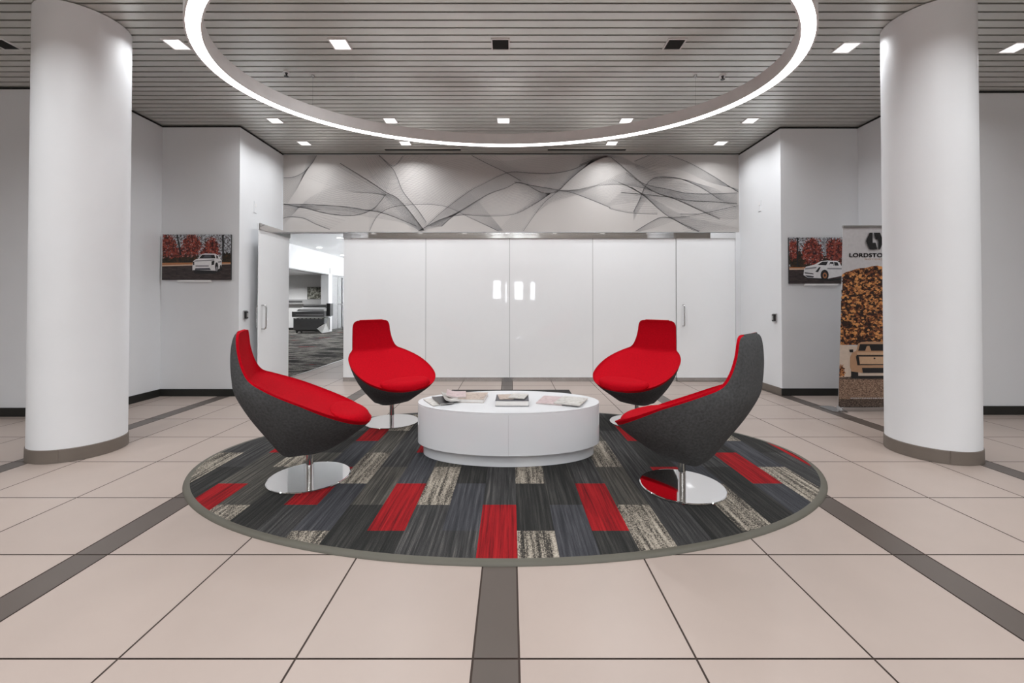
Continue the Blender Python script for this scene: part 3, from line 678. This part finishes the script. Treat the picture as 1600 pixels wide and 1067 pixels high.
def chair_meshes():
    up, sh = MB(), MB()
    inner = []; lipA = []; lipB = []
    E = 9
    shell_rows = []
    for i in range(NS + 1):
        s = srow(i)
        rx_, rz_, w = lerp_tab(RIM, s); w = max(w, 0.0)
        ix, iz = lerp_tab(INN, s); kx, kz, wb = lerp_tab(KEEL, s); wb = min(max(wb, 0), w * 0.8)
        row = []
        for j in range(NV + 1):
            v = -1 + 2 * j / NV
            d = (1 - abs(v) ** 2.5)
            row.append((rx_ + (ix - rx_) * d, w * math.sin(v * PI / 2), rz_ + (iz - rz_) * d))
        inner.append(row)
        D = math.dist((rx_, rz_, w), (kx, kz, wb)) + 1e-6
        lip = 0.016 + 0.036 * max(0, (s - 0.7) / 0.3)
        q0 = min(0.45, lip / D)
        def ext(q):
            """q 0..1 runs from the rim down the flank, 1..2 across the underside to the spine"""
            if q <= 1:
                bul = 0.035 * math.sin(PI * q) * min(1, w / 0.2) * (0.5 if s < 0.45 else 1)
                f = q
                return (rx_ + (kx - rx_) * f - (0.008 * math.sin(PI * q) if s < .45 else 0), w + (wb - w) * f + bul, rz_ + (kz - rz_) * f)
            u = q - 1
            return (kx - 0.006 * math.sin(PI / 2 * u), wb * (1 - u), kz - 0.006 * math.sin(PI / 2 * u))
        lipA.append([(p[0], -p[1], p[2]) for p in (ext(0), ext(q0 * .5), ext(q0))]); lipB.append([ext(0), ext(q0 * .5), ext(q0)])
        qs = [q0 + (1 - q0) * k / 7 for k in range(8)] + [1 + k / 4 for k in range(1, 5)]
        half = [ext(q) for q in qs]
        shell_rows.append([(p[0], -p[1], p[2]) for p in half] + half[-2::-1])
    def grid(mb, G, m=0):
        ids = [[mb.vert(p) for p in r] for r in G]
        for a, b2 in zip(ids, ids[1:]):
            for j in range(len(a) - 1): mb.face((a[j], a[j + 1], b2[j + 1], b2[j]), m)
    # liner puffed slightly over the rim so that it reads as upholstery
    grid(up, inner); grid(up, lipA); grid(up, lipB)
    top_in = inner[0]; top_lip = [(p[0] - 0.014, p[1], p[2] - 0.001) for p in top_in]
    top_lip = [lipA[0][2]] + [(top_in[j][0] - 0.018, top_in[j][1], top_in[j][2] + 0.004) for j in range(1, NV)] + [lipB[0][2]]
    grid(up, [top_in, top_lip])
    grid(sh, shell_rows)
    n = len(shell_rows[0])
    cap = []
    for k in range(n):
        y_ = shell_rows[0][k][1]; cap.append(shell_rows[0][k])
    # close the top edge between liner and spine
    tl = []
    y0, y1 = cap[0][1], cap[-1][1]
    for k in range(n):
        y_ = cap[k][1]; f = (y_ - y0) / (y1 - y0)
        j = f * NV; j0 = min(int(j), NV - 1); u = j - j0
        tl.append(tuple(top_lip[j0][q] + (top_lip[j0 + 1][q] - top_lip[j0][q]) * u for q in range(3)))
    grid(sh, [tl, cap])
    return up, sh
def cushion_mesh():
    b = MB(); nr, na = 12, 48
    cx, ax, ay = .262, .135, .265
    def seat_z(x_, y_):
        lo, hi = 0.45, 1.0
        for _ in range(30):
            md = (lo + hi) / 2
            if lerp_tab(INN, md)[0] < x_: lo = md
            else: hi = md
        s = (lo + hi) / 2; iz = lerp_tab(INN, s)[1]; r = lerp_tab(RIM, s); f = min(1, abs(y_) / max(r[2], .05))
        return iz + (r[1] - iz) * f ** 2.5
    def top(r, a):
        x_ = cx + ax * r * math.cos(a); y_ = ay * r * math.sin(a) * (1 - 0.12 * math.cos(a))
        t = (0.013 + 0.054 * max(0, min(1, (x_ - .12) / .22))) * (max(0, 1 - r ** 5)) ** 0.5
        return x_, y_, seat_z(x_, y_) + t
    rings = []
    for k in range(1, nr + 1):
        r = math.sin(PI / 2 * k / nr)
        rings.append([b.vert(top(r, 2 * PI * i / na)) for i in range(na)])
    c = b.vert(top(0, 0))
    for i in range(na): b.face((c, rings[0][i], rings[0][(i + 1) % na]))
    for p_, q_ in zip(rings, rings[1:]):
        for i in range(na): b.face((p_[i], p_[(i + 1) % na], q_[(i + 1) % na], q_[i]))
    low = [b.vert((b.v[k][0] * 0.98 + cx * .02, b.v[k][1] * .98, b.v[k][2] - 0.012)) for k in rings[-1]]
    for i in range(na): b.face((rings[-1][i], rings[-1][(i + 1) % na], low[(i + 1) % na], low[i]))
    b.face(low[::-1])
    return b
chair = thing('swivel_chair', '', 'chair')
up, sh_ = chair_meshes()
sh_.build('shell', 'felt', chair, smooth=60)['label'] = 'charcoal felt outer shell'
up.build('upholstery', 'red', chair, smooth=60)['label'] = 'red fabric lining'
cushion_mesh().build('seat_cushion', 'red', chair, smooth=70)
b = MB(); b.lathe([(.024, .011), (.024, .215)], 28); b.lathe([(.036, .182), (.06, .196), (.06, .207)], 28); b.build('pole', 'chrome', chair, smooth=True)
b = MB(); b.lathe([(.264, 0), (.269, .003), (.269, .009), (.266, .0115), (.262, .012)], 96); b.build('base', 'chrome', chair, smooth=4)['label'] = 'polished round disc base'
chair.location = (-1.397, 2.955, .0163); chair.rotation_euler = (0, 0, math.radians(24))
chair['label'] = 'red and charcoal swivel chair in the left foreground, seen from its side'
dup(chair, (1.135, 2.81, .0163), math.radians(136), 'red and charcoal swivel chair in the right foreground, its dark back towards us')
dup(chair, (-1.212, 4.33, .0163), math.radians(-42), 'red swivel chair facing us beyond the table, in front of the doorway to the office')
dup(chair, (1.286, 4.31, .0163), math.radians(222), 'red swivel chair facing us beyond the table, in front of the closed glass door')

# ------------------------------------------------------------------ coffee table and reading matter
TZ = .423
tb = thing('coffee_table', 'low white oval drum coffee table in the middle of the rug', 'table', (-.015, 3.49, .0163))
b = MB(); b.oval([(.012, .092), (0, .095), (0, TZ - .024), (.003, TZ - .0215)], .742, .392, 128, caps=False); b.build('body', 'lacquer', tb, smooth=True)
b = MB(); b.oval([(.012, TZ - .021), (0, TZ - .0205), (0, TZ - .0135), (.002, TZ - .012)], .742, .392, 128, caps=True); b.build('tabletop', 'lacquer', tb, smooth=8)
b = MB(); b.oval([(.045, 0.0), (.045, .093)], .742, .392, 128, caps=True); b.build('plinth', 'lacquer', tb, smooth=True)
b = MB(); b.tube([(.0, -.3925, .10), (.0, -.3925, TZ - .03)], .0006, 6); b.build('panel_joint', 'i_grey', tb)
def mag(name, label, x, y, z, rz, w, h, t, cover, curl=0.0, tilt=0.0, page='paper', dark=False, cat='magazine'):
    T = thing(name, label, cat, (x, y, z), math.radians(rz), 'reading matter on the coffee table')
    n = 8
    def slab(z0, z1, ins, m, nm):
        b = MB(); lo = []; hi = []
        for i in range(n + 1):
            u = -w / 2 + ins + (w - 2 * ins) * i / n
            c = curl * max(0, (-u / (w / 2))) ** 2 + tilt * (u + w / 2)
            for yy in (-h / 2 + ins, h / 2 - ins):
                lo.append(b.vert((u, yy, z0 + c))); hi.append(b.vert((u, yy, z1 + c)))
        for i in range(n):
            a = 2 * i
            b.face((lo[a], lo[a + 1], lo[a + 3], lo[a + 2])); b.face((hi[a], hi[a + 2], hi[a + 3], hi[a + 1]))
            b.face((lo[a], lo[a + 2], hi[a + 2], hi[a])); b.face((lo[a + 1], hi[a + 1], hi[a + 3], lo[a + 3]))
        b.face((lo[0], hi[0], hi[1], lo[1])); e = 2 * n; b.face((lo[e], lo[e + 1], hi[e + 1], hi[e]))
        return b.build(nm, m, T)
    ct = .003 if dark else .0012
    slab(0.0003, ct, 0, cover, 'cover'); slab(ct + .0001, t - ct - .0001, .003, page, 'pages'); slab(t - ct, t, 0, cover, 'cover')
    return T
MT['c_pink'] = blotch('mauve cover', [(.35, srgb(178, 156, 158)), (.55, srgb(198, 180, 180)), (.7, srgb(150, 120, 122))], 14)
MT['c_tan'] = blotch('tan cover', [(.35, srgb(158, 142, 130)), (.55, srgb(190, 174, 162)), (.7, srgb(120, 106, 98))], 16)
MT['c_pale'] = blotch('pale cover', [(.35, srgb(170, 168, 162)), (.55, srgb(206, 204, 200)), (.7, srgb(150, 148, 130))], 15)
MT['c_dark'] = paint('black cover', srgb(40, 38, 40), .35)
MT['c_book'] = paint('grey book cloth', srgb(84, 84, 90), .5)
Z = TZ + .0047
mag('brochure', 'pale thin brochure at the outer left end of the fan on the table', -.615, 3.43, Z, 28, .11, .26, .006, 'c_pale')
mag('brochure', 'dark-edged brochure second from left in the fan on the table', -.555, 3.455, Z + .0065, 24, .11, .27, .008, 'c_dark', curl=.004)
mag('magazine', 'white magazine with a dark curled spine in the fan on the table', -.50, 3.52, Z + .015, 16, .12, .28, .012, 'c_pale', curl=.018)
mag('magazine', 'curled mauve magazine leaning against the tan magazine on the table', -.455, 3.565, Z + .028, 6, .16, .22, .010, 'c_pink', curl=.022)
mag('magazine', 'thick tan magazine at the right end of the fan on the table', -.312, 3.55, Z, -5, .215, .27, .027, 'c_tan')
mag('hardback_book', 'thick white-paged grey hardback lying at the front centre of the table', .015, 3.40, Z, -1, .262, .215, .045, 'c_book', dark=True, cat='book')
mag('leaflet', 'tan folded leaflet lying on the left of the grey hardback book', -.04, 3.41, Z + .0455, 8, .11, .17, .005, 'c_tan', cat='leaflet')
mag('leaflet', 'pale grey leaflet lying askew on the right of the grey hardback book', .065, 3.41, Z + .051, -14, .13, .17, .007, 'c_pale', cat='leaflet')
mag('magazine', 'mauve magazine at the right side of the table, partly covered', .345, 3.475, Z, -18, .21, .28, .009, 'c_pink')
mag('magazine', 'pale magazine lying on the mauve magazine, nearest the right end of the table', .49, 3.42, Z + .0095, -24, .21, .27, .009, 'c_pale', tilt=.0)

# ------------------------------------------------------------------ ring pendant
QA, QB, QX, QY, QZ = 2.39, 1.595, -.065, 3.53, 3.13
ring = thing('ring_pendant_light', 'huge oval ring pendant light glowing white below the slatted ceiling', 'pendant light', (QX, QY, QZ))
b = MB(); b.oval([(0.012, .012), (0.012, 0.0), (0, 0.0), (0, .12), (.11, .12), (.11, 0.0), (.098, 0.0), (.098, .012)], QA, QB, 160, closed=True); b.build('housing', 'alu', ring, smooth=30)
b = MB(); b.oval([(.0125, .011), (.0125, .003), (.0975, .003), (.0975, .011)], QA, QB, 160, closed=True); b.build('diffuser', 'ring_glow', ring, smooth=30)
for a in (32, 90, 148, 212, 270, 328):
    x_, y_ = (QA - .055) * math.cos(math.radians(a)), (QB - .055) * math.sin(math.radians(a))
    if a in (90, 270): continue
    b = MB(); b.tube([(x_, y_, .12), (x_, y_, CEIL - QZ - .004)], .0012, 6); b.build('suspension_cable', 'steel', ring)
    b = MB(); b.lathe([(.012, CEIL - QZ - .02), (.018, CEIL - QZ - .004), (.018, CEIL - QZ + .001)], 16, x_, y_); b.build('cable_mount', 'steel', ring)

# ------------------------------------------------------------------ downlights, slots, sprinklers
def downlight(x_, y_, lit, label, power=13.5, size=.17):
    t = thing('ceiling_downlight', label, 'downlight', (x_, y_, CEIL), 0, 'square downlights in the slatted ceiling')
    h = size / 2; i = h - .012
    b = MB()
    for q in ((-h, h, -h, -i), (-h, h, i, h), (-h, -i, -i, i), (i, h, -i, i)): b.box(q[0], q[1], q[2], q[3], -.006, .012)
    b.build('trim_frame', 'alu', t)
    b = MB(); b.box(-i, i, -i, i, -.001, .010); b.build('diffuser' if lit else 'dark_lens', 'lamp_glow' if lit else 'void', t)
    if lit:
        l = bpy.data.lights.new('downlight lamp', 'AREA'); l.shape = 'SQUARE'; l.size = size * .8; l.energy = power; l.color = (.97, .985, 1); l.spread = math.radians(150)
        o = bpy.data.objects.new('lamp', l); C.objects.link(o); o.parent = t; o.location = (0, 0, -.010)
XS = [-4.62, -3.04, -1.55, -.09, 1.495, 3.10, 4.66]
front = {0: ('dark unlit square ceiling downlight left of the left column', 0), 1: ('lit square ceiling downlight between the left column and the ring', 1), 2: ('lit square ceiling downlight inside the ring, left of its centre', 1), 3: ('dark unlit square ceiling downlight at the centre of the ring', 0), 4: ('dark unlit square ceiling downlight inside the ring, right of its centre', 0), 5: ('lit square ceiling downlight between the ring and the right column', 1), 6: ('lit square ceiling downlight right of the right column', 1)}
for i, (lb_, on) in front.items(): downlight(XS[i], 3.82 + (.05 if i > 4 else 0), on, lb_, 4.5)
mid = ['leftmost', 'second from left', 'middle', 'second from right', 'rightmost']
for i, m_ in enumerate(mid): downlight(XS[i + 1], 5.43, 1, '%s lit square downlight of the row of five just beyond the ring' % m_, 8 if i in (0, 4) else 13.5)
for i, m_ in ((1, 'leftmost'), (2, 'second from left'), (4, 'second from right'), (5, 'rightmost')): downlight(XS[i], 6.2, 1, '%s lit square downlight of the farthest ceiling row, close to the mural' % m_, 5.5 if i in (1, 5) else 8)
for y_ in (2.25, .65, -.95, -2.55, -4.15, -5.75, -7.35):
    for i, x_ in enumerate(XS):
        if y_ == 2.25 and i in (2, 3, 4): continue
        l = None
        downlight(x_, y_, 1, 'lit square ceiling downlight in the part of the room behind the ring')
for lb_, x0, x1 in (('black slot air diffuser in the ceiling before the left half of the mural', -1.93, -.765), ('black slot air diffuser in the ceiling before the right half of the mural', .575, 1.775)):
    t = thing('slot_diffuser', lb_, 'air vent', ((x0 + x1) / 2, 6.46, CEIL)); h = (x1 - x0) / 2
    b = MB(); b.box(-h, h, -.035, .035, -.004, .012); b.build('slot', 'void', t)
    b = MB(); b.box(-h, h, .0355, .043, -.006, .012); b.box(-h, h, -.043, -.0355, -.006, .012); b.build('frame', 'slat', t)
for lb_, x_, y_ in (('small dark fire sprinkler in the ceiling near the left of the ring', -2.29, 4.29), ('small dark fire sprinkler in the ceiling near the right of the ring', 2.20, 4.35)):
    t = thing('fire_sprinkler', lb_, 'sprinkler', (x_, y_, CEIL))
    b = MB(); b.lathe([(.034, -.006), (.036, .003)], 20); b.build('escutcheon', 'alu', t)
    b = MB(); b.lathe([(.022, -.042), (.022, -.039), (.007, -.038), (.009, -.02), (.014, -.006)], 12); b.build('sprinkler_head', 'plastic_black', t)

# ------------------------------------------------------------------ the office beyond the doorway
OC = 3.34
shell('ceiling_office', [(-16, -2.45, WB + .13, 24, OC, OC + .1)], 'office_ceiling')
shell('wall_office_right', [(-2.55, -2.45, WB + .13, 24, 0, OC)], 'office_wall')
shell('wall_office_bulkhead', [(-8.1, -7.8, WB + .13, 23.9, 2.48, OC)], 'office_wall')
shell('ceiling_office_alcove', [(-16, -8.1, WB + .13, 19.6, 2.5, 2.6)], 'office_ceiling')
shell('wall_office_alcove', [(-16, -8.1, 19.5, 19.6, 0, 2.498), (-8.1, -7.8, 19.5, 19.6, 0, 2.479)], 'office_wall')
shell('wall_office_far', [(-7.8, -2.55, 23.8, 23.9, 0, OC)], 'office_wall')
shell('wall_office_left', [(-16.1, -16, WB + .13, 24, 0, OC)], 'office_wall')
shell('wall_office_front', [(-16, -4.75, WB + .13, WB + .25, 0, OC)], 'office_wall')
shell('wall_office_post', [(-8.12, -7.79, 18.1, 18.45, 0, 2.48)], 'office_wall')
b = MB(); b.box(-7.85, -7.8, 18.45, 23.8, .1, 2.4); t = struct(b.build('window_5', 'office_glass'))
b = MB(); b.box(-7.86, -7.785, 18.45, 23.8, 2.4, 2.479); b.box(-7.86, -7.785, 18.45, 23.8, .0, .1); b.box(-7.86, -7.785, 18.45, 23.8, 1.17, 1.21); b.box(-7.86, -7.785, 19.05, 19.1, .1, 2.4)
b.build('window_frame', 'steel', t)
run('trim_5', [(-8.11, 6.9, -7.78, 18.1)], 'plastic_grey', 2.45, 2.479, 0)
run('baseboard_office', [(-16, 19.485, -8.12, 19.5)], 'black', .002, .1, 0)
sf = thing('wall_shelf', 'long pale grey shelf on the far office wall above the plotter', 'shelf', (-9.6, 19.485, 1.18))
b = MB(); b.box(-2.2, 1.38, -.2, 0, 0, .22); b.build('shelf_box', 'plastic_grey', sf)
b = MB(); b.box(-2.0, .1, -.212, -.2005, .08, .16); b.build('label_strip', 'plastic_mid', sf)
ap = thing('wall_picture', 'small dark landscape picture propped on the far office shelf', 'picture', (-8.97, 19.45, 1.405))
MT['i_field'] = blotch('dark meadow print', [(.4, srgb(54, 54, 48)), (.5, srgb(104, 104, 92)), (.62, srgb(190, 190, 180))], 9)
b = MB(); b.box(-.38, .38, -.02, 0, 0, .56); b.build('frame', 'plastic_mid', ap); b = MB(); b.box(-.36, .36, -.024, -.0205, .02, .54); b.build('printed_picture', 'i_field', ap)
pt = thing('plotter', 'large dark grey format printer standing on the office carpet beyond the doorway', 'printer', (-8.22, 17.55, .002))
b = MB(); b.rbox(-.66, .62, -.28, .28, .12, .62, .03); b.rbox(-.60, .56, -.22, .24, .06, .14, .03); b.build('cabinet', 'plastic_mid', pt)
b = MB(); b.rbox(-.70, .66, -.34, .34, .66, .90, .05); b.build('body', 'plastic_mid', pt, smooth=True)
b = MB(); b.poly([(-.52, -.345, .74), (.60, -.345, .74), (.60, -.30, .98), (-.46, -.30, .98)]); b.poly([(-.46, -.30, .98), (.60, -.30, .98), (.56, .05, 1.08), (-.40, .05, 1.08)]); b.build('front_cover', 'plastic_grey', pt)
b = MB(); b.tube([(-.38, .05, 1.1), (.56, .05, 1.1)], .075, 16); b.build('paper_roll', 'plastic_mid', pt, smooth=60)
b = MB(); b.rbox(.66, .82, -.20, .10, .70, 1.22, .02); b.build('control_panel', 'plastic_black', pt)
for i in range(8):
    x_ = -.6 + i * .17; b = MB(); b.box(x_, x_ + .11, -.292, -.281, .585, .605); b.build('slot_edge', 'white', pt)
b = MB(); b.poly([(.34, -.36, .20), (.62, -.5, .02), (.84, -.34, .05), (.82, -.30, .66), (.70, -.30, .42)]); b.build('paper_sheet', 'paper', pt)
b = MB(); b.tube([(.60, -.26, .68), (.66, -.46, .40), (.40, -.44, .22)], .012, 8); b.build('catch_bar', 'plastic_black', pt)
for sx in (-.55, .50):
    for sy in (-.18, .2):
        b = MB(); b.lathe([(.03, 0), (.04, .02), (.04, .05), (.02, .065)], 14, sx, sy); b.build('caster', 'plastic_black', pt)
t = thing('smoke_detector', 'round white detector on the office bulkhead beyond the doorway', 'detector', (-7.8, 18.3, 2.62))
b = MB(); b.rbox(-.001, .05, -.12, .12, -.12, .12, .02); b.build('housing', 'white', t)
b = MB(); b.rbox(.0505, .07, -.06, .06, -.06, .06, .02); b.build('lens', 'alu', t)
for lb_, x_, y_, vis in (('round white ceiling downlight seen through the middle of the office doorway', -7.25, 16.0, 1), ('round white office ceiling downlight nearest the glass wall edge', -5.5, 13.6, 1), ('round white office ceiling downlight deepest in the office', -7.35, 18.5, 1),
                    ('round white office ceiling downlight hidden from the doorway', -5.2, 9.2, 0), ('round white office ceiling downlight hidden from the doorway', -7.0, 11.5, 0), ('round white office ceiling downlight hidden from the doorway', -5.0, 17.5, 0), ('round white downlight added out of view over the plotter to brighten the alcove', -9.9, 17.6, 2)):  # last lamp is an unseen addition that brightens the alcove
    t = thing('office_downlight', lb_, 'downlight', (x_, y_, 2.499 if vis == 2 else OC), 0, 'office ceiling downlights')
    b = MB(); b.lathe([(.11, -.008), (.12, 0)], 24); b.build('trim_ring', 'white', t)
    b = MB(); b.lathe([(.095, -.012), (.095, -.0085)], 24); b.build('diffuser', 'office_glow', t)
    l = bpy.data.lights.new('office lamp', 'AREA'); l.shape = 'DISK'; l.size = .2; l.energy = 70 if vis == 2 else 14 if x_ > -7.1 else 5; l.spread = math.radians(150)
    o = bpy.data.objects.new('lamp', l); C.objects.link(o); o.parent = t; o.location = (0, 0, -.02)

# ------------------------------------------------------------------ daylight and camera
w = bpy.data.worlds.new('sky'); bpy.context.scene.world = w; w.use_nodes = True
bg = w.node_tree.nodes['Background']; bg.inputs['Color'].default_value = (.93, .96, 1, 1); bg.inputs['Strength'].default_value = 14.0

cam = bpy.data.cameras.new('camera'); co = bpy.data.objects.new('camera', cam); C.objects.link(co)
co.location = (0, 0, 1.23); co.rotation_euler = (math.radians(90.7), 0, 0)
cam.sensor_width = 36; cam.lens = 660 / 1600 * 36; cam.shift_x = 2.5 / 1600; cam.shift_y = -68 / 1600; cam.clip_end = 100; cam.clip_start = .05
sc = bpy.context.scene; sc.camera = co
sc.view_settings.view_transform = 'Standard'; sc.view_settings.look = 'None'; sc.view_settings.exposure = 0.19; sc.view_settings.gamma = 1.0; sc.view_settings.use_curve_mapping = False
